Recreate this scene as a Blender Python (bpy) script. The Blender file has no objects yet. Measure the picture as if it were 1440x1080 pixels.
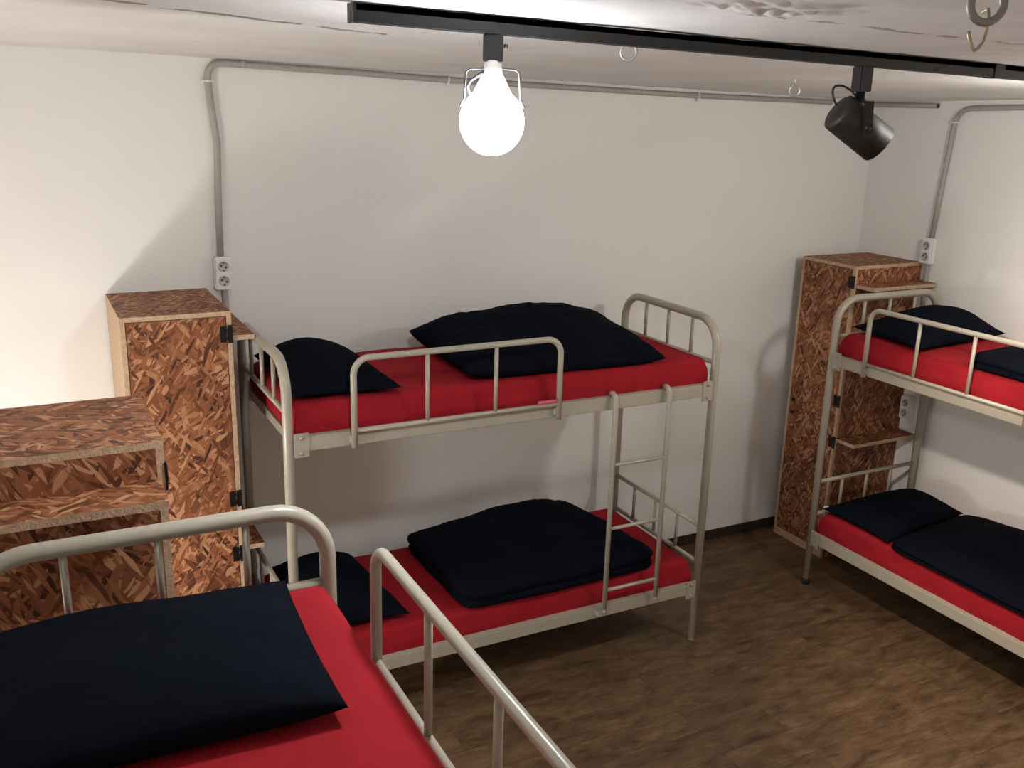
import bpy, bmesh, math, random
from mathutils import Vector, Matrix, noise
C = bpy.context.scene.collection
random.seed(4)
PI = math.pi

# ------------------------------------------------------------------ materials
def newmat(name):
    m = bpy.data.materials.new(name); m.use_nodes = True
    nt = m.node_tree
    return m, nt, nt.nodes['Principled BSDF']
def node(nt, typ, **kw):
    n = nt.nodes.new(typ)
    for k, v in kw.items():
        if k in n.inputs: n.inputs[k].default_value = v
        else: setattr(n, k, v)
    return n
def ramp(nt, stops, interp='LINEAR'):
    r = nt.nodes.new('ShaderNodeValToRGB'); r.color_ramp.interpolation = interp
    e = r.color_ramp.elements
    while len(e) < len(stops): e.new(0.5)
    for el, (p, c) in zip(e, stops):
        el.position = p; el.color = (c[0], c[1], c[2], 1)
    return r
def bump(nt, bsdf, height_out, strength=0.3, dist=0.01):
    b = node(nt, 'ShaderNodeBump', Strength=strength, Distance=dist)
    nt.links.new(height_out, b.inputs['Height']); nt.links.new(b.outputs['Normal'], bsdf.inputs['Normal'])
def simple(name, col, rough=0.5, metal=0.0, spec=0.5, bump_scale=None, bump_str=0.1, var=0.0, var_scale=8):
    m, nt, b = newmat(name)
    b.inputs['Base Color'].default_value = (*col, 1); b.inputs['Roughness'].default_value = rough
    b.inputs['Metallic'].default_value = metal; b.inputs['Specular IOR Level'].default_value = spec
    tc = node(nt, 'ShaderNodeTexCoord')
    if var:
        n = node(nt, 'ShaderNodeTexNoise', Scale=var_scale, Detail=4.0)
        nt.links.new(tc.outputs['Object'], n.inputs['Vector'])
        r = ramp(nt, [(0.3, [c*(1-var) for c in col]), (0.7, [min(1, c*(1+var)) for c in col])])
        nt.links.new(n.outputs['Fac'], r.inputs['Fac']); nt.links.new(r.outputs['Color'], b.inputs['Base Color'])
    if bump_scale:
        n = node(nt, 'ShaderNodeTexNoise', Scale=bump_scale, Detail=3.0)
        nt.links.new(tc.outputs['Object'], n.inputs['Vector']); bump(nt, b, n.outputs['Fac'], bump_str)
    return m

def wall_mat():
    m, nt, b = newmat('white_wall_paint')
    tc = node(nt, 'ShaderNodeTexCoord')
    n = node(nt, 'ShaderNodeTexNoise', Scale=1.3, Detail=3.0)
    nt.links.new(tc.outputs['Object'], n.inputs['Vector'])
    r = ramp(nt, [(0.3, (.80, .785, .755)), (0.7, (.83, .815, .79))])
    nt.links.new(n.outputs['Fac'], r.inputs['Fac']); nt.links.new(r.outputs['Color'], b.inputs['Base Color'])
    b.inputs['Roughness'].default_value = 0.75; b.inputs['Specular IOR Level'].default_value = 0.25
    mp = node(nt, 'ShaderNodeMapping'); mp.inputs['Scale'].default_value = (90, 90, 140)
    nt.links.new(tc.outputs['Object'], mp.inputs['Vector'])
    n2 = node(nt, 'ShaderNodeTexNoise', Scale=1.0, Detail=2.0)
    nt.links.new(mp.outputs['Vector'], n2.inputs['Vector']); bump(nt, b, n2.outputs['Fac'], 0.12, 0.004)
    return m

def ceiling_mat():
    m, nt, b = newmat('rough_ceiling_plaster')
    tc = node(nt, 'ShaderNodeTexCoord')
    n = node(nt, 'ShaderNodeTexNoise', Scale=2.2, Detail=6.0)
    nt.links.new(tc.outputs['Object'], n.inputs['Vector'])
    r = ramp(nt, [(0.3, (.66, .635, .61)), (0.7, (.76, .74, .72))])
    nt.links.new(n.outputs['Fac'], r.inputs['Fac'])
    # flaked brown seams: a line in y with ragged noise
    sep = node(nt, 'ShaderNodeSeparateXYZ'); nt.links.new(tc.outputs['Object'], sep.inputs[0])
    col = r.outputs['Color']
    def seam(col, a, bcoef, width, thr, color, seed, xcmp, xlim):
        # distance to the line y = a + bcoef*x
        mul = node(nt, 'ShaderNodeMath', operation='MULTIPLY_ADD'); mul.inputs[1].default_value = -bcoef; mul.inputs[2].default_value = -a
        nt.links.new(sep.outputs['X'], mul.inputs[0])
        add = node(nt, 'ShaderNodeMath', operation='ADD'); nt.links.new(mul.outputs[0], add.inputs[0]); nt.links.new(sep.outputs['Y'], add.inputs[1])
        w = node(nt, 'ShaderNodeTexNoise', Scale=9.0, Detail=5.0, noise_dimensions='4D', W=seed)
        nt.links.new(tc.outputs['Object'], w.inputs['Vector'])
        wo = node(nt, 'ShaderNodeMath', operation='MULTIPLY_ADD'); wo.inputs[1].default_value = 0.10; wo.inputs[2].default_value = -0.05
        nt.links.new(w.outputs['Fac'], wo.inputs[0])
        ad2 = node(nt, 'ShaderNodeMath', operation='ADD'); nt.links.new(add.outputs[0], ad2.inputs[0]); nt.links.new(wo.outputs[0], ad2.inputs[1])
        ab = node(nt, 'ShaderNodeMath', operation='ABSOLUTE'); nt.links.new(ad2.outputs[0], ab.inputs[0])
        lt = node(nt, 'ShaderNodeMath', operation='LESS_THAN'); lt.inputs[1].default_value = width; nt.links.new(ab.outputs[0], lt.inputs[0])
        n3 = node(nt, 'ShaderNodeTexNoise', Scale=7.0, Detail=4.0, noise_dimensions='4D', W=seed+3)
        nt.links.new(tc.outputs['Object'], n3.inputs['Vector'])
        gt = node(nt, 'ShaderNodeMath', operation='GREATER_THAN'); gt.inputs[1].default_value = thr; nt.links.new(n3.outputs['Fac'], gt.inputs[0])
        mm = node(nt, 'ShaderNodeMath', operation='MULTIPLY'); nt.links.new(lt.outputs[0], mm.inputs[0]); nt.links.new(gt.outputs[0], mm.inputs[1])
        xm = node(nt, 'ShaderNodeMath', operation=xcmp); xm.inputs[1].default_value = xlim; nt.links.new(sep.outputs['X'], xm.inputs[0])
        m2 = node(nt, 'ShaderNodeMath', operation='MULTIPLY'); nt.links.new(mm.outputs[0], m2.inputs[0]); nt.links.new(xm.outputs[0], m2.inputs[1]); mm = m2
        mx = node(nt, 'ShaderNodeMix', data_type='RGBA'); mx.inputs['B'].default_value = (*color, 1)
        nt.links.new(mm.outputs[0], mx.inputs['Factor']); nt.links.new(col, mx.inputs['A'])
        return mx.outputs['Result']
    col = seam(col, -0.77, 0.44, 0.018, 0.44, (.30, .26, .23), 1.0, 'LESS_THAN', .14)
    col = seam(col, -1.88, 0.02, 0.008, 0.47, (.42, .38, .34), 5.0, 'GREATER_THAN', .42)
    nt.links.new(col, b.inputs['Base Color'])
    b.inputs['Roughness'].default_value = 0.8; b.inputs['Specular IOR Level'].default_value = 0.2
    n2 = node(nt, 'ShaderNodeTexNoise', Scale=26.0, Detail=6.0)
    nt.links.new(tc.outputs['Object'], n2.inputs['Vector']); bump(nt, b, n2.outputs['Fac'], 0.25, 0.01)
    return m

def floor_mat():
    m, nt, b = newmat('dark_wood_plank_floor')
    tc = node(nt, 'ShaderNodeTexCoord')
    br = node(nt, 'ShaderNodeTexBrick', Scale=1.0)
    br.inputs['Brick Width'].default_value = 0.95; br.inputs['Row Height'].default_value = 0.155
    br.inputs['Mortar Size'].default_value = 0.0012; br.inputs['Mortar Smooth'].default_value = 0.3; br.offset = 0.37
    br.inputs['Color1'].default_value = (.0, .0, .0, 1); br.inputs['Color2'].default_value = (1, 1, 1, 1); br.inputs['Mortar'].default_value = (.5, .5, .5, 1)
    nt.links.new(tc.outputs['Object'], br.inputs['Vector'])
    # offset the grain of each plank
    off = node(nt, 'ShaderNodeVectorMath', operation='MULTIPLY_ADD'); off.inputs[1].default_value = (7, 3, 5)
    nt.links.new(br.outputs['Color'], off.inputs[0]); nt.links.new(tc.outputs['Object'], off.inputs[2])
    mp = node(nt, 'ShaderNodeMapping'); mp.inputs['Scale'].default_value = (5.5, 15, 1)
    nt.links.new(off.outputs[0], mp.inputs['Vector'])
    n1 = node(nt, 'ShaderNodeTexNoise', Scale=1.0, Detail=9.0, Roughness=0.68, Distortion=0.5)
    nt.links.new(mp.outputs[0], n1.inputs['Vector'])
    r1 = ramp(nt, [(0.26, (.040, .0215, .0105)), (0.42, (.088, .0500, .0245)), (0.56, (.135, .0800, .0400)), (0.75, (.185, .117, .064))])
    nt.links.new(n1.outputs['Fac'], r1.inputs['Fac'])
    mp2 = node(nt, 'ShaderNodeMapping'); mp2.inputs['Scale'].default_value = (14, 70, 1)
    nt.links.new(off.outputs[0], mp2.inputs['Vector'])
    n2 = node(nt, 'ShaderNodeTexNoise', Scale=1.0, Detail=4.0)
    nt.links.new(mp2.outputs[0], n2.inputs['Vector'])
    r2 = ramp(nt, [(0.3, (.85, .85, .85)), (0.7, (1.1, 1.1, 1.1))]); nt.links.new(n2.outputs['Fac'], r2.inputs['Fac'])
    mx = node(nt, 'ShaderNodeMix', data_type='RGBA', blend_type='MULTIPLY'); mx.inputs['Factor'].default_value = 1
    nt.links.new(r1.outputs['Color'], mx.inputs['A']); nt.links.new(r2.outputs['Color'], mx.inputs['B'])
    # per plank tone, and dark joints
    r3 = ramp(nt, [(0, (.93, .93, .93)), (1, (1.05, 1.05, 1.05))]); nt.links.new(br.outputs['Color'], r3.inputs['Fac'])
    mx2 = node(nt, 'ShaderNodeMix', data_type='RGBA', blend_type='MULTIPLY'); mx2.inputs['Factor'].default_value = 1
    nt.links.new(mx.outputs['Result'], mx2.inputs['A']); nt.links.new(r3.outputs['Color'], mx2.inputs['B'])
    mx3 = node(nt, 'ShaderNodeMix', data_type='RGBA'); mx3.inputs['B'].default_value = (.05, .029, .015, 1)
    nt.links.new(br.outputs['Fac'], mx3.inputs['Factor']); nt.links.new(mx2.outputs['Result'], mx3.inputs['A'])
    nt.links.new(mx3.outputs['Result'], b.inputs['Base Color'])
    b.inputs['Roughness'].default_value = 0.55; b.inputs['Specular IOR Level'].default_value = 0.3
    bump(nt, b, n2.outputs['Fac'], 0.15, 0.003)
    return m

def osb_mat(name, tint=(1, 1, 1)):
    m, nt, b = newmat(name)
    tc = node(nt, 'ShaderNodeTexCoord')
    dn = node(nt, 'ShaderNodeTexNoise', Scale=7.0, Detail=1.0); nt.links.new(tc.outputs['UV'], dn.inputs['Vector'])
    dist = node(nt, 'ShaderNodeVectorMath', operation='MULTIPLY_ADD'); dist.inputs[1].default_value = (.040, .040, 0)
    nt.links.new(dn.outputs['Color'], dist.inputs[0]); nt.links.new(tc.outputs['UV'], dist.inputs[2])
    def layer(rot, sx, sy, seed):
        mp = node(nt, 'ShaderNodeMapping'); mp.inputs['Rotation'].default_value = (0, 0, rot)
        mp2 = node(nt, 'ShaderNodeMapping'); mp2.inputs['Scale'].default_value = (sx, sy, 1); mp2.inputs['Location'].default_value = (seed, seed*1.7, seed*.3)
        nt.links.new(dist.outputs[0], mp.inputs['Vector']); nt.links.new(mp.outputs[0], mp2.inputs['Vector'])
        v = node(nt, 'ShaderNodeTexVoronoi', Scale=1.0, Randomness=1.0); nt.links.new(mp2.outputs[0], v.inputs['Vector'])
        s = node(nt, 'ShaderNodeSeparateColor'); nt.links.new(v.outputs['Color'], s.inputs[0])
        # fine grain along each flake
        mp3 = node(nt, 'ShaderNodeMapping'); mp3.inputs['Scale'].default_value = (sx*1.2, sy*5, 1)
        nt.links.new(mp.outputs[0], mp3.inputs['Vector'])
        g = node(nt, 'ShaderNodeTexNoise', Scale=1.0, Detail=2.0); nt.links.new(mp3.outputs[0], g.inputs['Vector'])
        ga = node(nt, 'ShaderNodeMath', operation='MULTIPLY_ADD'); ga.inputs[1].default_value = 0.30; nt.links.new(g.outputs['Fac'], ga.inputs[0])
        sb = node(nt, 'ShaderNodeMath', operation='SUBTRACT'); sb.inputs[1].default_value = 0.15; nt.links.new(s.outputs['Red'], sb.inputs[0])
        nt.links.new(sb.outputs[0], ga.inputs[2])
        return ga.outputs[0], s.outputs['Green']
    L = [layer(0.3, 12, 50, 1.0), layer(-0.8, 13, 62, 4.0), layer(1.55, 9, 36, 8.0), layer(2.65, 20, 90, 12.0), layer(0.95, 17, 74, 17.0), layer(2.05, 14, 110, 23.0)]
    val = L[0][0]
    for (vv, gg), thr in zip(L[1:], (0.50, 0.58, 0.62, 0.66, 0.74)):
        gt = node(nt, 'ShaderNodeMath', operation='GREATER_THAN'); gt.inputs[1].default_value = thr; nt.links.new(gg, gt.inputs[0])
        mx = node(nt, 'ShaderNodeMix', data_type='FLOAT'); nt.links.new(gt.outputs[0], mx.inputs['Factor'])
        nt.links.new(val, mx.inputs['A']); nt.links.new(vv, mx.inputs['B']); val = mx.outputs['Result']
    t = lambda c: tuple(x*y for x, y in zip(c, tint))
    r = ramp(nt, [(0.0, t((.034, .013, .006))), (0.12, t((.105, .040, .017))), (0.42, t((.195, .076, .032))), (0.75, t((.265, .118, .053))), (0.93, t((.42, .250, .130)))])
    nt.links.new(val, r.inputs['Fac']); nt.links.new(r.outputs['Color'], b.inputs['Base Color'])
    b.inputs['Roughness'].default_value = 0.6; b.inputs['Specular IOR Level'].default_value = 0.35
    bump(nt, b, val, 0.12, 0.003)
    return m

def fabric(name, col, scale=420, sheen=0.0, var=0.12, spec=.12):
    m, nt, b = newmat(name)
    tc = node(nt, 'ShaderNodeTexCoord')
    n = node(nt, 'ShaderNodeTexNoise', Scale=5.0, Detail=4.0); nt.links.new(tc.outputs['Object'], n.inputs['Vector'])
    r = ramp(nt, [(0.3, [c*(1-var) for c in col]), (0.7, [c*(1+var) for c in col])])
    nt.links.new(n.outputs['Fac'], r.inputs['Fac']); nt.links.new(r.outputs['Color'], b.inputs['Base Color'])
    b.inputs['Roughness'].default_value = 0.9; b.inputs['Specular IOR Level'].default_value = spec
    b.inputs['Sheen Weight'].default_value = sheen
    n2 = node(nt, 'ShaderNodeTexNoise', Scale=scale, Detail=1.0); nt.links.new(tc.outputs['Object'], n2.inputs['Vector'])
    n3 = node(nt, 'ShaderNodeTexNoise', Scale=14.0, Detail=4.0, Distortion=0.8); nt.links.new(tc.outputs['Object'], n3.inputs['Vector'])
    ad = node(nt, 'ShaderNodeMath', operation='MULTIPLY_ADD'); ad.inputs[1].default_value = 0.12
    nt.links.new(n2.outputs['Fac'], ad.inputs[0]); nt.links.new(n3.outputs['Fac'], ad.inputs[2])
    bump(nt, b, ad.outputs[0], 0.35, 0.012)
    return m

def emit(name, col, strength):
    m, nt, b = newmat(name)
    b.inputs['Base Color'].default_value = (.9, .9, .9, 1)
    b.inputs['Emission Color'].default_value = (*col, 1); b.inputs['Emission Strength'].default_value = strength
    return m

M = dict(
    wall=wall_mat(), ceiling=ceiling_mat(), floor=floor_mat(),
    osb=osb_mat('oriented_strand_board', (1.12, .96, .92)), edge=simple('pale_board_edge', (.50, .34, .22), .75, bump_scale=160, bump_str=.3, var=.18, var_scale=60),
    cream=simple('cream_gloss_paint', (.385, .35, .28), .28, spec=.5, bump_scale=220, bump_str=.05),
    red=fabric('red_sheet', (.30, .0120, .0190)), navy=fabric('navy_cotton', (.0042, .0056, .0095), spec=.03),
    black=simple('black_paint', (.012, .012, .013), .45), blackmetal=simple('worn_black_metal', (.030, .028, .027), .5, metal=.3, var=.5, var_scale=18),
    hinge=simple('black_hinge_steel', (.010, .010, .011), .4, metal=.4), steel=simple('zinc_steel', (.55, .54, .50), .35, metal=.9),
    dullsteel=simple('dull_grey_steel', (.36, .34, .32), .5, metal=.5), brass=simple('yellowed_steel', (.55, .50, .32), .4, metal=.6),
    conduit=simple('grey_conduit_plastic', (.38, .35, .315), .5, var=.08), plastic=simple('white_plastic', (.78, .78, .74), .35),
    wire=simple('dark_grey_wire', (.055, .055, .06), .6), outlet=simple('grey_plastic_outlet', (.45, .45, .43), .4), hole=simple('dark_socket_hole', (.03, .03, .03), .6), base=simple('dark_brown_skirting', (.035, .024, .018), .5),
    rubber=simple('black_rubber', (.01, .01, .01), .7), pink=simple('pink_plastic', (.55, .10, .13), .5),
    board=simple('plywood_bed_base', (.45, .33, .2), .7),
)

# ------------------------------------------------------------------ mesh helpers
class MB:
    """collects shapes (with uv in metres) and links them as one mesh object"""
    def __init__(s):
        s.bm = bmesh.new(); s.uv = s.bm.loops.layers.uv.new('UVMap')
    def face(s, vs, mi=0, smooth=False):
        try: f = s.bm.faces.new(vs)
        except ValueError: return None
        f.material_index = mi; f.smooth = smooth; return f
    def box(s, lo, hi, mi=0, edge=None, bev=0.0):
        """edge: list of 6 material indices for -x,+x,-y,+y,-z,+z"""
        x0, y0, z0 = lo; x1, y1, z1 = hi
        v = [s.bm.verts.new(c) for c in ((x0,y0,z0),(x1,y0,z0),(x1,y1,z0),(x0,y1,z0),(x0,y0,z1),(x1,y0,z1),(x1,y1,z1),(x0,y1,z1))]
        q = [(0,4,7,3),(1,2,6,5),(0,1,5,4),(3,7,6,2),(0,3,2,1),(4,5,6,7)]
        fs = []
        for i, k in enumerate(q):
            fs.append(s.face([v[j] for j in k], edge[i] if edge else mi))
        if bev:
            es = list({e for f in fs for e in f.edges})
            bmesh.ops.bevel(s.bm, geom=es, offset=bev, segments=2, affect='EDGES', clamp_overlap=True)
        return s
    def tube(s, pts, r, seg=14, cap=True, mi=0, radii=None):
        pts = [Vector(p) for p in pts]; n = len(pts); rings = []
        t0 = (pts[1]-pts[0]).normalized()
        up = Vector((0,0,1)) if abs(t0.z) < .9 else Vector((1,0,0))
        nrm = (up - t0*up.dot(t0)).normalized()
        for i, p in enumerate(pts):
            if i == 0: t = pts[1]-pts[0]
            elif i == n-1: t = pts[-1]-pts[-2]
            else: t = (pts[i+1]-p).normalized() + (p-pts[i-1]).normalized()
            t.normalize(); nrm = (nrm - t*nrm.dot(t)).normalized(); bn = t.cross(nrm)
            rr = radii[i] if radii else r
            rings.append([s.bm.verts.new(p + (nrm*math.cos(a)+bn*math.sin(a))*rr) for a in (2*PI*k/seg for k in range(seg))])
        for a, b in zip(rings, rings[1:]):
            for k in range(seg): s.face([a[k], a[(k+1)%seg], b[(k+1)%seg], b[k]], mi, True)
        if cap:
            s.face(list(reversed(rings[0])), mi); s.face(rings[-1], mi)
        return s
    def ring(s, c, axis_u, axis_v, R, r, seg=28, sg=10, a0=0, a1=2*PI, mi=0):
        u, v = Vector(axis_u).normalized(), Vector(axis_v).normalized(); c = Vector(c)
        closed = abs(a1-a0-2*PI) < 1e-6
        if closed:
            w = u.cross(v); rings = []
            for i in range(seg):
                a = 2*PI*i/seg; d = u*math.cos(a)+v*math.sin(a)
                rings.append([s.bm.verts.new(c+d*R+(d*math.cos(b)+w*math.sin(b))*r) for b in (2*PI*k/sg for k in range(sg))])
            for i in range(seg):
                A, B = rings[i], rings[(i+1)%seg]
                for k in range(sg): s.face([A[k], B[k], B[(k+1)%sg], A[(k+1)%sg]], mi, True)
        else:
            s.tube([c+(u*math.cos(a0+(a1-a0)*i/seg)+v*math.sin(a0+(a1-a0)*i/seg))*R for i in range(seg+1)], r, sg, mi=mi)
        return s
    def lathe(s, prof, origin=(0,0,0), axis=(0,0,1), seg=32, mi=0, smooth=True):
        """prof: (radius, height) along the axis"""
        ax = Vector(axis).normalized(); up = Vector((0,0,1)) if abs(ax.z) < .9 else Vector((1,0,0))
        u = (up-ax*up.dot(ax)).normalized(); v = ax.cross(u); o = Vector(origin); rings = []
        for r, h in prof:
            if r < 1e-6: rings.append([s.bm.verts.new(o+ax*h)])
            else: rings.append([s.bm.verts.new(o+ax*h+(u*math.cos(a)+v*math.sin(a))*r) for a in (2*PI*k/seg for k in range(seg))])
        for A, B in zip(rings, rings[1:]):
            for k in range(seg):
                k2 = (k+1)%seg
                if len(A) == 1 and len(B) == 1: continue
                if len(A) == 1: s.face([A[0], B[k2], B[k]], mi, smooth)
                elif len(B) == 1: s.face([A[k], A[k2], B[0]], mi, smooth)
                else: s.face([A[k], A[k2], B[k2], B[k]], mi, smooth)
        return s
    def build(s, name, mats, parent=None, mirror=False):
        bm = s.bm
        if mirror:
            for v in bm.verts: v.co.y = -v.co.y
        bmesh.ops.recalc_face_normals(bm, faces=bm.faces)
        bm.normal_update()
        for f in bm.faces:                       # box uv in metres
            n = f.normal; a = max(range(3), key=lambda i: abs(n[i]))
            for l in f.loops:
                c = l.vert.co
                l[s.uv].uv = ((c.y, c.z), (c.x, c.z), (c.x, c.y))[a]
        me = bpy.data.meshes.new(name); bm.to_mesh(me); bm.free()
        for m in (mats if isinstance(mats, (list, tuple)) else [mats]): me.materials.append(m)
        o = bpy.data.objects.new(name, me); C.objects.link(o)
        if parent: o.parent = parent
        return o

def thing(name, label, cat, loc=(0,0,0), rz=0, group=None):
    o = bpy.data.objects.new(name, None); C.objects.link(o); o.empty_display_size = .1
    o.location = loc; o.rotation_euler = (0, 0, rz)
    return tag(o, label, cat, group)
def tag(o, label, cat, group=None):
    o['label'] = label; o['category'] = cat
    if group: o['group'] = group
    return o
def struct(o):
    o['kind'] = 'structure'; return o

# ------------------------------------------------------------------ the room
XL, XR, YB, YF = -1.95, 3.77, 0.90, -4.0
def zc(x, y=-1.44):
    t = min(1, max(0, (YB-y)/1.6)); t = t*t*(3-2*t)
    return 2.704 - 0.0178*(x+.8) + .018*t
struct(MB().box((XL-.12, YF-.12, -.1), (XR+.12, YB+.12, 0)).build('floor', M['floor']))
struct(MB().box((XL-.12, YB, 0), (XR+.12, YB+.12, 2.9)).build('wall_back', M['wall']))
struct(MB().box((XR, YF-.12, 0), (XR+.12, YB, 2.9)).build('wall_right', M['wall']))
struct(MB().box((XL-.12, YF-.12, 0), (XL, YB, 2.9)).build('wall_left', M['wall']))
struct(MB().box((XL, YF-.12, 0), (XR, YF, 2.9)).build('wall_front', M['wall']))
struct(MB().box((XL, YB-.012, 0), (XR, YB, .062), bev=.003).build('baseboard_back', M['base']))
struct(MB().box((XR-.012, YF, 0), (XR, YB-.012, .062), bev=.003).build('baseboard_right', M['base']))
# rough ceiling: a grid with lumps and one flaked plaster ridge
cb = MB(); rows = []
def lines(a, b, f0, f1, fine, coarse):
    v = [a]
    while v[-1] < b-1e-6: v.append(min(b, v[-1]+(fine if f0 <= v[-1] < f1 else coarse)))
    return v
xs = lines(XL, XR, -.8, 1.4, .009, .06); ys = lines(YF, YB, -2.15, -.55, .009, .06); NX, NY = len(xs)-1, len(ys)-1
def ceil_z(x, y):
    z = zc(x, y)
    z += 0.004*noise.noise((x*2.2, y*2.2, 3.1)) + 0.002*noise.noise((x*9, y*9, 1.3))
    d = abs(y - (-0.77+0.44*x)); z -= 0.004*math.exp(-(d/.03)**2)*max(0, noise.noise((x*6, y*6, 7.7))+.25)*(x < .2)
    d = abs(y - (-1.86+0.02*x)); z -= 0.004*math.exp(-(d/.03)**2)*max(0, noise.noise((x*5, y*5, 2.7))+.45)*(x > .4)
    rx = (x-.36)/.17; ry = (y-(-1.97))/.075
    z -= 0.014*math.exp(-(rx*rx+ry*ry))*(abs(noise.noise((x*22, y*30, .4)))*1.5+abs(noise.noise((x*60, y*60, 2.4)))*.7)
    d = abs(y - (-2.02-.55*(x-.36)))                # crumbling white ridge running on from it
    z -= 0.009*math.exp(-(d/.022)**2)*max(0, noise.noise((x*14, y*14, 8.7))+.30)*(.30 < x < .62)
    d = abs(y - (-.62-2.1*(x-.72)))
    z -= 0.003*math.exp(-(d/.03)**2)*max(0, noise.noise((x*16, y*16, 5.7))+.3)*(.58 < x < .95)
    return z
for j in range(NY+1):
    y = ys[j]; rows.append([cb.bm.verts.new((x, y, ceil_z(x, y))) for x in xs])
for j in range(NY):
    for i in range(NX): cb.face([rows[j][i], rows[j+1][i], rows[j+1][i+1], rows[j][i+1]], 0, True)
cb.box((XL, YF, 2.78), (XR, YB, 2.9))
struct(cb.build('ceiling', M['ceiling']))

# ------------------------------------------------------------------ bunk beds
L, W, ZU, ZL, H = 1.98, 0.75, 1.303, 0.291, 1.62
def arch_pts(R=.13, n=8):
    p = [(0, 0, .012), (0, 0, H-R)]
    for k in range(1, n+1):
        a = PI/2*k/n; p.append((0, R-R*math.cos(a), H-R+R*math.sin(a)))
    for k in range(0, n+1):
        a = PI/2*k/n; p.append((0, W-R+R*math.sin(a), H-R+R*math.cos(a)))
    p.append((0, W, .012)); return p
def make_bed(label, loc, rz, mirror=False, caps=False, ladder=True):
    root = thing('bunk_bed', label, 'bunk bed', loc, rz, 'cream metal bunk beds')
    cm = M['cream']; B = lambda mb, n, m=cm, p=root: mb.build(n, m, p, mirror)
    for x, nm in ((0, 'head_frame'), (L, 'foot_frame')):
        fr = B(MB().tube([(x, y, z) for _, y, z in arch_pts()], .0195), nm)
        for z in (1.425, .61, .42):
            B(MB().tube([(x, .012, z), (x, W-.012, z)], .011), 'crossbar', p=fr)
        for k in (1, 2, 3):
            y = W*k/4
            B(MB().tube([(x, y, 1.425), (x, y, H-.01)], .0085, 10), 'baluster', p=fr)
            B(MB().tube([(x, y, .42), (x, y, .61)], .0085, 10), 'baluster', p=fr)
        for y in (0, W):
            if caps: B(MB().lathe([(0, 0), (.022, 0), (.022, .028), (.019, .034)], (x, y, 0), seg=20), 'foot_cap', M['rubber'], fr)
            else: B(MB().lathe([(0, 0), (.0185, 0), (.0185, .014)], (x, y, 0), seg=20), 'foot_cap', cm, fr)
    for z in (ZU, ZL):
        for y in (0, W):
            ra = B(MB().box((.045, y-.016, z-.03), (L-.045, y+.016, z+.03), bev=.004), 'side_rail')
            s = -1 if y == 0 else 1
            for x0, x1 in ((.016, .075), (L-.075, L-.016)):
                br = B(MB().box((x0, y+s*.0165-.003, z-.05), (x1, y+s*.0165+.003, z+.045), bev=.0025), 'bracket', p=ra)
                xm = (x0+x1)/2
                for dz in (-.033, .028):
                    B(MB().lathe([(0, .008), (.006, .008), (.008, .004), (.008, 0)], (xm, y+s*.0195, z+dz), (0, s, 0), 12), 'bolt', M['dullsteel'], br)
        for x in (.04, L-.04):
            B(MB().box((x-.015, .016, z-.028), (x+.015, W-.016, z+.01)), 'end_rail')
        B(MB().box((.056, .018, z-.012), (L-.056, W-.018, z-.002)), 'bed_base', M['board'])
    # guard rail hooked in front of the upper side rail, near the head
    gy = -.034; g0, g1, R = .245, 1.135, .065; gp = [(g0, gy, 1.272), (g0, gy, H-R)]
    for k in range(1, 8): a = PI/2*k/8; gp.append((g0+R-R*math.cos(a), gy, H-R+R*math.sin(a)))
    for k in range(0, 9): a = PI/2*k/8; gp.append((g1-R+R*math.sin(a), gy, H-R+R*math.cos(a)))
    gp.append((g1, gy, 1.272))
    gd = B(MB().tube(gp, .0125), 'guard_rail')
    B(MB().tube([(g0, gy, 1.338), (g1, gy, 1.338)], .009, 10), 'bottom_bar', p=gd)
    for k in (1, 2):
        x = g0+(g1-g0)*k/3
        B(MB().tube([(x, gy, 1.338), (x, gy, H)], .0085, 10), 'baluster', p=gd)
    for x in (g0, g1):
        B(MB().box((x-.014, gy, 1.288), (x+.014, -.016, 1.318)), 'mounting_tab', p=gd)
    if ladder:
        ly = -.046; lx = (1.415, 1.70)
        la = MB()
        for x in lx:
            la.tube([(x, .0, ZU+.042), (x, -.02, ZU+.045), (x, -.038, ZU+.036), (x, ly, ZU+.01), (x, ly, .32)], .0115, 12)
            la.tube([(x, ly, .32), (x, ly, .295)], .009, 10)
        ld = B(la, 'ladder')
        for z in (1.025, .72, .415):
            B(MB().tube([(lx[0], ly, z), (lx[1], ly, z)], .0085, 10), 'rung', p=ld)
        B(MB().box((lx[0]-.03, ly, ZL-.005), (lx[0]-.012, -.016, ZL+.02)), 'mounting_tab', p=ld)
    return root

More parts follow.
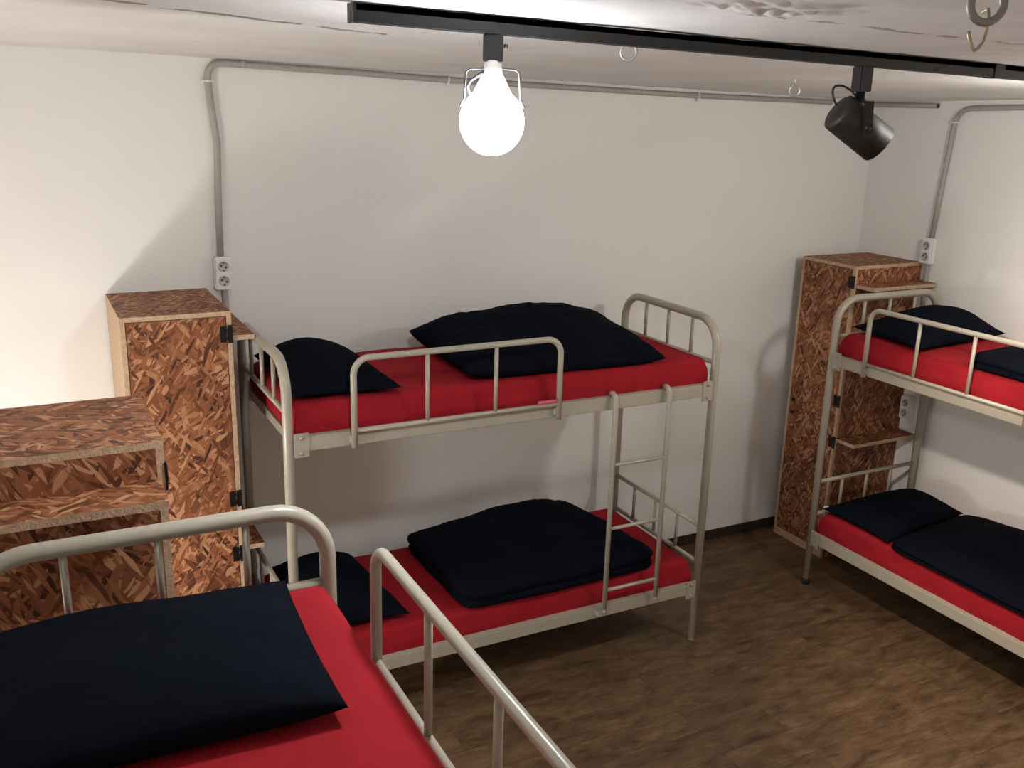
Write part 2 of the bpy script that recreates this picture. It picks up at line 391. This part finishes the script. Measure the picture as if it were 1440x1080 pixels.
def mattress(label, bed, z, rng, mirror=False, thick=.145):
    """rounded foam slab in a fitted sheet; local to the bed"""
    x0, x1, y0, y1 = .035, L-.035, .018, W-.018
    mb = MB(); nx, ny = 70, 26; r = .028; z0 = z; z1 = z+thick
    def loop_top(i, j):
        u = i/nx; v = j/ny
        return x0+(x1-x0)*u, y0+(y1-y0)*v
    top = []
    for j in range(ny+1):
        row = []
        for i in range(nx+1):
            u, v = i/nx, j/ny
            # denser samples near the rim
            u = .5-.5*math.cos(PI*u)*(1-.25*abs(math.cos(PI*u))**4)-.5*.25*math.cos(PI*u)*abs(math.cos(PI*u))**4
            v = .5-.5*math.cos(PI*v)
            x, y = x0+(x1-x0)*u, y0+(y1-y0)*v
            dx = min(x-x0, x1-x); dy = min(y-y0, y1-y)
            drop = 0
            for d in (dx, dy):
                if d < r: drop += r-math.sqrt(max(0, r*r-(r-d)**2))
            zz = z1-min(drop, r*1.3) + .004*noise.noise((x*4+rng, y*4, 2)) + .0015*noise.noise((x*16+rng, y*22, 5))
            row.append(mb.bm.verts.new((x, y, zz)))
        top.append(row)
    for j in range(ny):
        for i in range(nx): mb.face([top[j][i], top[j][i+1], top[j+1][i+1], top[j+1][i]], 0, True)
    rim = top[0][:] + [top[j][nx] for j in range(1, ny+1)] + top[ny][nx-1::-1] + [top[j][0] for j in range(ny-1, 0, -1)]
    prev = rim; K = 7
    cx, cy = (x0+x1)/2, (y0+y1)/2
    for k in range(1, K+1):
        s = k/K; ring = []
        for v in rim:
            x, y = v.co.x, v.co.y
            b = .009*math.sin(PI*s) + .010*noise.noise((x*7+rng, y*7, s*2.2))*math.sin(PI*min(1, s*1.3)) - (.012 if k == K else 0)
            nxv = (1 if x > x1-1e-4 else -1 if x < x0+1e-4 else 0); nyv = (1 if y > y1-1e-4 else -1 if y < y0+1e-4 else 0)
            ring.append(mb.bm.verts.new((x+nxv*b*.6, y+nyv*b, v.co.z+(z0-v.co.z)*s)))
        n = len(rim)
        for i in range(n): mb.face([prev[i], prev[(i+1)%n], ring[(i+1)%n], ring[i]], 0, True)
        prev = ring
    mb.face(prev[::-1])
    o = mb.build('mattress', M['red'], None, mirror)
    o.location = bed.location; o.rotation_euler = bed.rotation_euler
    return tag(o, label, 'mattress', 'red sheeted bunk mattresses')

def cushion(name, label, cat, group, bed, z0, corners, Hc, peak=(0, 0), p=2.6, q=.55, seam=.22, lift=(0,0,0,0), seed=0, mirror=False, pinch=.06, wr=.010, N=44):
    """soft pillow: corners fl, fr, br, bl in bed coordinates"""
    mb = MB(); fl, fr, br, bl = [Vector(c) for c in corners]
    def P(u, v):
        # edges bow inwards a little between the pulled-out corners
        uu = u*(1-pinch*(1-v*v)*abs(u)); vv = v*(1-pinch*(1-u*u)*abs(v))
        a, b = (uu+1)/2, (vv+1)/2
        w = ((1-a)*(1-b), a*(1-b), a*b, (1-a)*b)
        q2 = fl*w[0]+fr*w[1]+br*w[2]+bl*w[3]; li = sum(x*y for x, y in zip(w, lift))
        return q2.x, q2.y, li
    g = []
    for sgn in (1, -1):
        rows = []
        for j in range(N+1):
            row = []
            for i in range(N+1):
                u = -math.cos(PI*i/N); v = -math.cos(PI*j/N)
                u = .6*u+.4*(2*i/N-1); v = .6*v+.4*(2*j/N-1)
                x, y, li = P(u, v)
                t = (max(0, 1-abs(u)**p)*max(0, 1-abs(v)**p))**q
                if sgn > 0:
                    du, dv = u-peak[0], v-peak[1]
                    hh = Hc*(1+.25*math.exp(-(du*du+dv*dv)/.5)-.18*(du*du+dv*dv)/2)
                    z = z0+seam*Hc+li + (hh-seam*Hc)*t
                    e = math.sqrt(max(0, t))
                    z += e*wr*(noise.noise((x*6+seed, y*6, 1.7)) + .6*abs(noise.noise((x*11+y*4+seed, y*9-x*3, .3))) + .25*noise.noise((x*30+seed, y*24, 4.)))
                else:
                    z = z0+seam*Hc+li - (seam*Hc+li*.6)*min(1, t*1.5)
                    z = max(z, z0+.001)
                row.append((x, y, z))
            rows.append(row)
        g.append(rows)
    def vget(cache, k, co):
        if k not in cache: cache[k] = mb.bm.verts.new(co)
        return cache[k]
    cache = {}
    for si, rows in enumerate(g):
        for j in range(N):
            for i in range(N):
                vs = []
                for (a, b) in ((i, j), (i+1, j), (i+1, j+1), (i, j+1)):
                    rim = a in (0, N) or b in (0, N)
                    vs.append(vget(cache, (0 if rim else si, a, b), rows[b][a]))
                if si: vs.reverse()
                mb.face(vs, 0, True)
    o = mb.build(name, M['navy'], None, mirror)
    o.location = bed.location; o.rotation_euler = bed.rotation_euler
    return tag(o, label, cat, group)

def folded_duvet(label, bed, z0, corners, edge_h, Hc, peak=(0, 0), layers=3, seed=0, mirror=False, wr=.012, N=46):
    """duvet folded to a block: domed top and side walls that bulge once per fold"""
    mb = MB(); fl, fr, br, bl = [Vector(c) for c in corners]
    ctr = (fl+fr+br+bl)/4
    def P(u, v):
        # rounded corners
        m = max(abs(u), abs(v))
        if m > 0:
            k = (abs(u)**13+abs(v)**13)**(1/13); f = m/k
            u, v = u*(1-(1-f)*1.0), v*(1-(1-f)*1.0)
        a, b = (u+1)/2, (v+1)/2
        q2 = fl*((1-a)*(1-b))+fr*(a*(1-b))+br*(a*b)+bl*((1-a)*b)
        return q2
    def wob(x, y, s): return noise.noise((x*5+seed, y*5, s))
    top = []
    for j in range(N+1):
        row = []
        for i in range(N+1):
            u = .5*(2*i/N-1)-.5*math.cos(PI*i/N); v = .5*(2*j/N-1)-.5*math.cos(PI*j/N)
            q2 = P(u, v); t = max(0, (1-abs(u)**4)*(1-abs(v)**4))
            du, dv = u-peak[0], v-peak[1]
            he = edge_h*(1+.18*wob(q2.x, q2.y, 9.1))
            dome = (Hc-edge_h)*math.exp(-(du*du/.55+dv*dv/.6))
            z = z0+he-.022*(1-t**.35) + dome*t**.5
            z += t**.5*wr*(wob(q2.x, q2.y, 2.2)+.5*abs(noise.noise((q2.x*12+seed, q2.y*9, 3.3)))+.2*noise.noise((q2.x*33, q2.y*27, seed)))
            row.append(mb.bm.verts.new((q2.x, q2.y, z)))
        top.append(row)
    for j in range(N):
        for i in range(N): mb.face([top[j][i], top[j][i+1], top[j+1][i+1], top[j+1][i]], 0, True)
    rim = top[0][:] + [top[j][N] for j in range(1, N+1)] + top[N][N-1::-1] + [top[j][0] for j in range(N-1, 0, -1)]
    K = layers*6; prev = rim; n = len(rim)
    for k in range(1, K+1):
        s = k/K; ring = []
        for v in rim:
            d = (Vector((v.co.x, v.co.y))-ctr.to_2d()).normalized()
            bl_ = .016*abs(math.sin(PI*s*layers))**.7 + .012*noise.noise((v.co.x*4+seed, v.co.y*4, math.floor(s*layers*.999)*3.0))
            if k == K: bl_ = -.01
            ring.append(mb.bm.verts.new((v.co.x+d.x*bl_, v.co.y+d.y*bl_, z0+(v.co.z-z0)*(1-s))))
        for i in range(n): mb.face([prev[i], prev[(i+1)%n], ring[(i+1)%n], ring[i]], 0, True)
        prev = ring
    mb.face(prev[::-1])
    o = mb.build('folded_duvet', M['navy'], None, mirror)
    o.location = bed.location; o.rotation_euler = bed.rotation_euler
    return tag(o, label, 'duvet', 'navy folded duvets')

bedA = make_bed('cream metal bunk bed with ladder standing along the back wall', (0, 0, 0), 0)
bedB = make_bed('cream metal bunk bed at the right wall, its head near the corner locker', (2.937, .21, 0), -PI/2, caps=True)
bedC = make_bed('nearest cream metal bunk bed, cut off by the lower left of the photo', (-.24, -1.31, 0), -PI/2, mirror=True)
TH = .145; ZTU, ZTL = ZU-.002, ZL-.002
mattress('red sheeted mattress on the upper bunk along the back wall', bedA, ZTU, 1)
mattress('red sheeted mattress on the lower bunk behind the ladder', bedA, ZTL, 2)
mattress('red sheeted mattress on the upper bunk at the right wall', bedB, ZTU, 3)
mattress('red sheeted mattress on the lower bunk at the right wall', bedB, ZTL, 4)
mattress('red sheeted mattress on the nearest bunk, under the largest pillow', bedC, ZTU, 5, True)
mattress('red sheeted mattress on the lower bunk of the nearest bed', bedC, ZTL, 6, True)
tu, tl = ZTU+TH+.002, ZTL+TH+.002
PG = 'navy bunk pillows'
cushion('pillow', 'dark navy pillow at the locker end of the back wall upper bunk', 'pillow', PG, bedA, tu, ((.03, .035), (.455, .015), (.42, .70), (.04, .71)), .115, peak=(-.1, .2), seed=1)
cushion('pillow', 'navy pillow on the back wall lower bunk, behind the nearest bed arch', 'pillow', PG, bedA, tl, ((.05, .06), (.50, .05), (.44, .70), (.05, .70)), .13, peak=(0, .2), seed=2)
cushion('pillow', 'black looking pillow on the right wall upper bunk with upturned corner', 'pillow', PG, bedB, tu, ((.028, .085), (.52, .02), (.46, .715), (.02, .715)), .125, peak=(.1, .35), lift=(.0, 0, .005, .01), seed=3)
cushion('pillow', 'black looking flat pillow at the head of the right wall lower bunk', 'pillow', PG, bedB, tl, ((.03, .03), (.49, .02), (.40, .71), (.028, .71)), .10, peak=(0, .3), seed=4)
cushion('pillow', 'large near navy pillow lying across the nearest upper bunk', 'pillow', PG, bedC, tu, ((.055, .115), (.575, .135), (.56, .74), (.045, .74)), .088, peak=(.25, .1), p=3.6, q=.42, seam=.30, lift=(.0, .0, .0, .0), seed=5, mirror=True, pinch=.03)
cushion('pillow', 'navy pillow on the lower bunk of the nearest bed', 'pillow', PG, bedC, tl, ((.03, .04), (.50, .03), (.48, .70), (.03, .70)), .11, seed=6, mirror=True)
cushion('folded_duvet', 'navy duvet folded in a peaked heap on the back wall upper bunk', 'duvet', 'navy folded duvets', bedA, tu, ((.75, .03), (1.70, .0), (1.74, .66), (.75, .70)), .16, peak=(.2, .5), p=4.2, q=.46, seam=.30, lift=(0, -.02, .0, .03), seed=7, pinch=.02, wr=.016, N=60)
folded_duvet('navy duvet folded in thick layers on the lower bunk behind the ladder', bedA, tl, ((.755, .004), (1.73, .012), (1.62, .70), (.735, .69)), .11, .22, peak=(.3, .45), layers=2, seed=8)
folded_duvet('black looking folded duvet on the right wall upper bunk, cut by the frame', bedB, tu, ((.76, .04), (1.50, .04), (1.50, .70), (.70, .70)), .075, .11, layers=2, seed=9)
folded_duvet('black looking wide folded duvet on the right wall lower bunk', bedB, tl, ((.51, .012), (1.55, .014), (1.55, .71), (.43, .71)), .06, .125, peak=(.0, .6), layers=2, seed=10)
# rolled pink tag on the guard rail of bed A
tag(MB().tube([(1.035, -.036, 1.3535), (1.125, -.036, 1.3535)], .0075, 12).build('tag', M['pink']), 'small rolled pink tag lying on the guard rail bottom bar', 'tag')
tag(MB().box((3.018, .196, .4305), (3.05, .226, .446), bev=.004).build('clip', M['plastic']), 'tiny white clip at the pillow corner on the right lower bunk', 'clip')

# ------------------------------------------------------------------ strand board lockers
def make_locker(label, loc, rz, w=.405, d=.515, h=1.745, shelf_side=1, shelf_d=.13, pale_left=0):
    """local: front at y=0 facing -y, x from 0 to w, depth along +y; the shelves hang on the +x or -x side"""
    root = thing('locker', label, 'locker', loc, rz, 'strand board lockers')
    t = .018; mats = [M['osb'], M['edge']]
    b = MB()
    b.box((0, 0, 0), (t, t, h-t), 1); b.box((w-t, 0, 0), (w, t, h-t), 1)
    b.box((0, t, 0), (t, d, h-t), edge=[pale_left, 0, 1, 0, 0, 1])
    b.box((w-t, t, 0), (w, d, h-t), edge=[0, 0, 1, 0, 0, 1])
    b.box((0, 0, h-t), (w, d, h), edge=[1, 1, 1, 1, 0, 0])
    b.box((t, 0, 0), (w-t, d, .05), edge=[0, 0, 1, 0, 0, 0])
    b.box((t, .02, .838), (w-t, d, .856), edge=[0, 0, 1, 0, 0, 0])
    b.box((t, d-.01, .05), (w-t, d, h-t))
    b.build('carcass', mats, root)
    hx = w-t if shelf_side > 0 else t
    for z0, z1, kz in ((.053, .845, .811), (.851, h-t-.003, .888)):
        dr = MB().box((t+.003, .001, z0), (w-t-.003, .018, z1), edge=[1, 1, 0, 0, 1, 1]).build('door', mats, root)
        kx = t+.035 if shelf_side > 0 else w-t-.035
        MB().lathe([(0, .014), (.010, .014), (.012, .008), (.008, 0)], (kx, .001, kz), (0, -1, 0), 16).build('knob', M['hinge'], dr)
        for zh in ((.725, .16) if z0 < .5 else (1.655, .97)):
            s = 1 if shelf_side > 0 else -1
            hg = MB()
            hg.box((min(hx-s*.026, hx-s*.004), -.004, zh-.032), (max(hx-s*.026, hx-s*.004), .0012, zh+.032), bev=.001)
            hg.box((min(hx+s*.002, hx+s*.022), -.004, zh-.036), (max(hx+s*.002, hx+s*.022), .0012, zh+.036), bev=.001)
            hg.tube([(hx, -.004, zh-.020), (hx, -.004, zh+.020)], .0045, 10)
            hg.build('hinge', M['hinge'], dr)
    for z in (1.625, .73):
        if shelf_side > 0: x0, x1, e = w, w+shelf_d, [0, 1, 1, 1, 0, 0]
        else: x0, x1, e = -shelf_d, 0, [1, 0, 1, 1, 0, 0]
        MB().box((x0, .012, z), (x1, d-.012, z+.02), edge=e).build('shelf', mats, root)
    return root
make_locker('tall strand board locker beside the head of the back wall bunk', (-.512, .37, 0), 0, w=.402, d=.518, shelf_side=1, shelf_d=.088, pale_left=1)
make_locker('tall strand board locker in the far right corner of the room', (3.25, .82, 0), -PI/2, w=.405, d=.515, shelf_side=1)
make_locker('front left strand board locker behind the nearest bunk, its top in view', (-.56, -1.07, 0), PI/2, w=.41, d=.53, shelf_side=-1)

# ------------------------------------------------------------------ conduits and sockets
def bend(p0, corner, p1, r, n=7):
    """corner replaced by an arc between the directions to p0 and p1"""
    c, a, b = Vector(corner), Vector(p0), Vector(p1)
    ua, ub = (a-c).normalized(), (b-c).normalized(); out = []
    for k in range(n+1):
        s = k/n; out.append(c+ua*r*(1-s)**2+ub*r*s**2)
    return out
r = .014; yw = YB-r-.001
cd = thing('conduit', 'long grey conduit running up the back wall and along its top edge', 'conduit', (0, 0, 0))
top = [(-.052, 2.672), (.10, 2.674), (.55, 2.658), (1.03, 2.642), (1.7, 2.630), (2.4, 2.616), (3.15, 2.610), (3.70, 2.604)]
path = [(-.040, yw, 1.88), (-.036, yw, 2.12), (-.028, yw, 2.35), (-.045, yw, 2.52)]
path += bend((-.045, yw, 2.52), (-.055, yw, 2.672), (.10, yw, 2.672), .07)
path += [(x, yw, z) for x, z in top[2:]]
path += bend((3.70, yw, 2.604), (XR-r-.001, yw, 2.602), (XR-r-.001, .45, 2.598), .05)
path += [(XR-r-.001, .45, 2.600)]
MB().tube(path, r, 12).build('pipe', M['conduit'], cd)
MB().lathe([(0, .002), (.012, .002), (.012, 0)], (XR-r-.001, .45, 2.600), (0, -1, 0), 14).build('open_end', M['hole'], cd)
for (x, z) in ((-.047, 2.60), (1.02, 2.643), (1.27, 2.638), (2.45, 2.615)):
    v = z < 2.61
    cl = MB()
    if v:
        cl.tube([(x-.03, YB-.006, z), (x-.016, YB-.010, z), (x-.010, YB-.026, z), (x, YB-.031, z), (x+.010, YB-.026, z), (x+.016, YB-.010, z), (x+.03, YB-.006, z)], .0045, 8)
    else:
        cl.tube([(x, YB-.006, z-.03), (x, YB-.010, z-.016), (x, YB-.026, z-.010), (x, YB-.031, z), (x, YB-.026, z+.010), (x, YB-.010, z+.016)], .0045, 8)
    cl.build('clip', M['plastic'], cd)
MB().tube([(.085, yw, 2.6735), (.105, yw, 2.6735)], .0165, 14).build('coupling', M['conduit'], cd)
MB().box((3.40, YB-.034, 2.585), (3.50, YB-.001, 2.635), bev=.004).build('junction_piece', M['plastic'], cd)

def socket(label, loc, rz, tail=True, conduit_below=.3):
    root = thing('wall_socket', label, 'wall socket', loc, rz, 'white double wall sockets')
    MB().box((-.036, -.040, -.072), (.036, -.001, .072), bev=.006).build('housing', M['plastic'], root)
    MB().box((-.033, -.044, -.068), (.033, -.0395, .068), bev=.002).build('faceplate', M['plastic'], root)
    for z in (.031, -.031):
        o = MB().lathe([(0, .0012), (.0195, .0012), (.0205, .0035), (.0225, .0035), (.0235, 0)], (0, -.0438, z), (0, -1, 0), 28).build('outlet', M['outlet'], root)
        hh = MB()
        for x, zz in ((-.0092, .004), (.0092, -.004)):
            hh.lathe([(0, .0006), (.0046, .0006), (.0046, 0)], (x, -.0449, z+zz), (0, -1, 0), 12)
        hh.box((-.004, -.0456, z+.0135), (.004, -.0449, z+.0190)); hh.box((-.004, -.0456, z-.0190), (.004, -.0449, z-.0135))
        hh.build('contact_hole', M['hole'], o)
    if conduit_below:
        MB().tube([(.006, -.016, -.072), (.010, -.016, -.072-conduit_below)], .013, 12).build('conduit_tail', M['conduit'], root)
    return root
socket('white double wall socket above the locker at the back wall', (-.036, YB, 1.808), 0)
socket('white double wall socket high on the right wall beside the corner locker', (XR, .372, 1.815), -PI/2)
socket('white double wall socket low on the right wall under the upper bunk', (XR, .362, .895), -PI/2, conduit_below=0)

xr = XR-r-.001
cd2 = thing('conduit', 'short grey conduit bending down the right wall to the socket', 'conduit', (0, 0, 0))
path = [(xr, .368, 1.885), (xr, .355, 2.10), (xr, .335, 2.40)]
path += bend((xr, .335, 2.40), (xr, .325, 2.585), (xr, .0, 2.598), .10)
path += [(xr, -.2, 2.60), (xr, -2.4, 2.60)]
MB().tube(path, r, 12).build('pipe', M['conduit'], cd2)
MB().tube([(XR-.006, .36, 2.515), (XR-.031, .35, 2.515), (XR-.031, .315, 2.515), (XR-.006, .30, 2.515)], .0045, 8).build('clip', M['plastic'], cd2)

# ------------------------------------------------------------------ ceiling track and lamps
TY = -1.44
tr = thing('track_rail', 'black lighting track running along the rough ceiling', 'track rail', (0, 0, 0))
a, b_ = -.195, 3.55
za, zb = zc(a)-.004, zc(b_)-.004
tm = MB()
def slab(mb, x0, x1, y0, y1, dt0, dt1):
    vs = []
    for x in (x0, x1):
        z = zc(x)-.004
        vs.append([mb.bm.verts.new((x, y, z-d)) for (y, d) in ((y0, dt0), (y1, dt0), (y1, dt1), (y0, dt1))])
    for k in range(4): mb.face([vs[0][k], vs[0][(k+1)%4], vs[1][(k+1)%4], vs[1][k]])
    mb.face(vs[0][::-1]); mb.face(vs[1])
slab(tm, a, b_, TY-.0175, TY-.006, 0, .034); slab(tm, a, b_, TY+.006, TY+.0175, 0, .034); slab(tm, a, b_, TY-.0175, TY+.0175, 0, .012)
tm.build('channel', M['black'], tr)
em = MB(); slab(em, a-.006, a, TY-.0185, TY+.0185, -.001, .035); em.build('end_cap', M['black'], tr)
jm = MB(); slab(jm, 1.66, 1.70, TY-.0195, TY+.0195, .0, .0355); jm.build('joint', M['black'], tr)

def adapter(root, z, zl=.062):
    ad = MB().box((-.021, -.0165, z-zl), (.021, .0165, z), bev=.002).build('adapter', M['black'], root)
    MB().tube([(.022, 0, z-.022), (.031, 0, z-.022)], .004, 10).build('lock_lever', M['black'], ad)
    return ad
def caged_lamp(label, x, mat, drop=0):
    z = zc(x)-.0385
    root = thing('work_lamp', label, 'lamp', (x, TY, 0), -.475, 'caged bulbs on the track')
    adapter(root, z, .054)
    zb = z-.163                                       # centre of the glass
    w = MB()
    for s in (-1, 1):
        w.tube([(s*.010, 0, z-.050), (s*.014, 0, z-.064), (s*.022, 0, z-.067), (s*.048, 0, z-.069), (s*.056, 0, z-.075), (s*.058, 0, z-.10), (s*.060, 0, z-.13), (s*.068, 0, z-.145)], .0022, 8)
    w.build('wire_hanger', M['wire'], root)
    MB().tube([(.004, -.004, z-.050), (-.018, -.006, z-.074), (-.046, -.008, z-.092), (-.054, -.008, z-.106), (-.046, -.006, z-.120), (-.02, -.003, z-.108)], .0035, 8).build('cord', M['wire'], root)
    MB().lathe([(0, .0), (.018, .0), (.020, -.02), (.024, -.034)], (0, 0, z-.052), seg=24).build('bulb_socket', M['plastic'], root)
    R = .069; prof = [(.023, .092)]; n = 16
    for k in range(1, n+1):
        a_ = PI*(.15+.85*k/n); prof.append((R*math.sin(a_) if k < n else 0, R*math.cos(a_)*1.03))
    cut = 11                                          # the frosted cap below sends most of the light down
    gm = MB(); gm.lathe(prof[:cut], (0, 0, zb-.012), seg=32, mi=0); gm.lathe(prof[cut-1:], (0, 0, zb-.012), seg=32, mi=1)
    bmesh.ops.remove_doubles(gm.bm, verts=gm.bm.verts, dist=1e-5)
    gm.build('bulb', list(mat), root)
    return root
E_A = emit('cool_white_bulb', (.92, .97, 1.0), 235)
E_AU = emit('cool_white_bulb_neck', (.92, .95, 1.0), 36)
E_B = emit('white_bulb', (1.0, .985, .92), 108)
E_D = emit('warm_white_globe', (1.0, .975, .92), 53)
caged_lamp('glowing white bulb in a wire hanger under the track', 0.108, (E_AU, E_A))
caged_lamp('white bulb further along the track, right of the spotlight', 2.60, (E_B, E_B))

sx = 1.175
sp = thing('spotlight', 'black cylinder spotlight hanging tilted from the ceiling track', 'spotlight', (sx, TY, 0))
z = zc(sx)-.0385
adapter(sp, z)
yk = MB(); yk.lathe([(0, 0), (.012, 0), (.012, -.02), (.016, -.02), (.016, -.030), (0, -.030)], (0, 0, z-.060), seg=20)

fw = Vector((.44651303, .85153106, -.27481078)); rt = Vector((.88873326, -.45769891, .02578555)); upv = Vector((.1038234, .25574707, .96115251))
ax = (rt*.80-upv*.52+fw*.24).normalized()
ctr = Vector((0, 0, 2.4965)) + rt*.004
side = ax.cross(Vector((0, 0, 1))).normalized(); fh = Vector((0, 0, 1)).cross(side)
def plate(mb, c0, c1, half_w, half_t):
    q = [[mb.bm.verts.new(Vector(c)+fh*(a*half_w)+side*(b*half_t)) for a, b in ((-1, -1), (1, -1), (1, 1), (-1, 1))] for c in (c0, c1)]
    for k in range(4): mb.face([q[0][k], q[0][(k+1) % 4], q[1][(k+1) % 4], q[1][k]])
    mb.face(q[0][::-1]); mb.face(q[1])
zt = z-.088
for sg in (-1, 1):
    e = side*(sg*.0555)
    plate(yk, (e.x, e.y, zt+.003), ctr+e+Vector((0, 0, -.014)), .0125, .002)
plate(yk, (0, 0, zt+.003), (0, 0, zt-.001), .0125, .0575)
for sg in (-1, 1): yk.lathe([(0, .004), (.008, .004), (.008, 0)], ctr+side*(sg*.0575), side*sg, 16)
yk.build('bracket', M['black'], sp)
MB().lathe([(0, -.075), (.042, -.075), (.049, -.070), (.051, -.064), (.051, .075), (.0485, .075), (.047, .03), (.030, .0), (0, -.01)], ctr, ax, 40).build('can', M['blackmetal'], sp)
MB().lathe([(0, .035), (.038, .035), (.043, .038)], ctr, ax, 32).build('lens', emit('warm_lens', (1.0, .80, .62), 30), sp)
ld = bpy.data.lights.new('spot_beam', 'SPOT'); ld.energy = 112; ld.color = (1.0, .85, .72); ld.spot_size = math.radians(112); ld.spot_blend = .55; ld.shadow_soft_size = .035
lo = bpy.data.objects.new('spot_beam', ld); C.objects.link(lo); lo.parent = sp
lo.location = ctr+ax*.07; lo.rotation_euler = (-ax).to_track_quat('Z', 'Y').to_euler()
cp = [Vector((-.010, 0, z-.078)), ctr-ax*.035+upv*.098, ctr-ax*.125+upv*.055, ctr-ax*.077+upv*.012]
MB().tube([cp[0]*(1-t)**3+cp[1]*3*t*(1-t)**2+cp[2]*3*t*t*(1-t)+cp[3]*t**3 for t in (k/14 for k in range(15))], .003, 8).build('cord', M['black'], sp)

# floor lamp left of the lockers, outside the picture
wl = thing('floor_lamp', 'warm white globe floor lamp standing left of the lockers', 'lamp', (-1.5, -.45, 0), 0)
MB().lathe([(0, 0), (.13, 0), (.13, .015), (.02, .03), (.012, .05), (.012, .53), (.03, .55), (.04, .57)], seg=32).build('stand', M['black'], wl)
prof = [(.14*math.sin(PI*k/18) if 0 < k < 18 else 0, -.14*math.cos(PI*k/18)) for k in range(19)]
MB().lathe(prof, (0, 0, .70), (0, 0, 1), 32).build('globe', E_D, wl)

# ------------------------------------------------------------------ hooks in the ceiling
def eye(label, x, y, R=.019, rr=.0035, shank=.03, ang=.5, mat='dullsteel'):
    root = thing('ring_hook', label, 'ring hook', (x, y, 0), ang, 'ring hooks screwed in the ceiling')
    z = zc(x, y)+.012
    MB().tube([(0, 0, z), (0, 0, z-shank-.012)], rr*.9, 10).build('shank', M[mat], root)
    MB().ring((0, 0, z-shank-.012-R), (1, 0, 0), (0, 0, 1), R, rr).build('ring', M[mat], root)
    return root, z-shank-.012-2*R
eye('small steel ring hook just behind the lighting track', .60, -1.21, .020, .0042, .012, -.46)
eye('small pale ring hook screwed in the ceiling near the back wall conduit', 1.98, -.33, .020, .0035, .030, -.46, 'steel')
rk, zr = eye('largest ring hook, nearest the upper right of the photo', .268, -2.489, .0205, .0052, .026, -.46)
sh = thing('hook', 'yellowish wire hook hanging from the largest ring', 'hook', (.268, -2.489, 0), -.46)
hp = [(.002, .004, zr+.013), (.004, -.006, zr+.016), (.004, -.010, zr+.006), (.004, -.010, zr-.008), (.002, -.010, zr-.022), (-.003, -.010, zr-.030), (-.008, -.010, zr-.033), (-.013, -.010, zr-.026), (-.017, -.010, zr-.016), (-.018, -.010, zr-.010)]
MB().tube([Vector(p) + Vector((0, .010, 0)) for p in hp], .0022, 8).build('wire', M['brass'], sh)

# ------------------------------------------------------------------ camera
cam = bpy.data.cameras.new('camera'); co = bpy.data.objects.new('camera', cam); C.objects.link(co)
cam.sensor_width = 36; cam.lens = 1347.0621/1440*36; cam.clip_start = .02
co.matrix_world = Matrix(((rt.x, upv.x, -fw.x, -.8238), (rt.y, upv.y, -fw.y, -3.3422), (rt.z, upv.z, -fw.z, 2.5172), (0, 0, 0, 1)))
sc = bpy.context.scene; sc.camera = co
w = bpy.data.worlds.new('world'); sc.world = w; w.use_nodes = True
w.node_tree.nodes['Background'].inputs[0].default_value = (.05, .05, .05, 1)
sc.view_settings.view_transform = 'Standard'; sc.view_settings.look = 'None'; sc.view_settings.exposure = 0.75; sc.view_settings.gamma = 1
sc.view_settings.use_curve_mapping = False
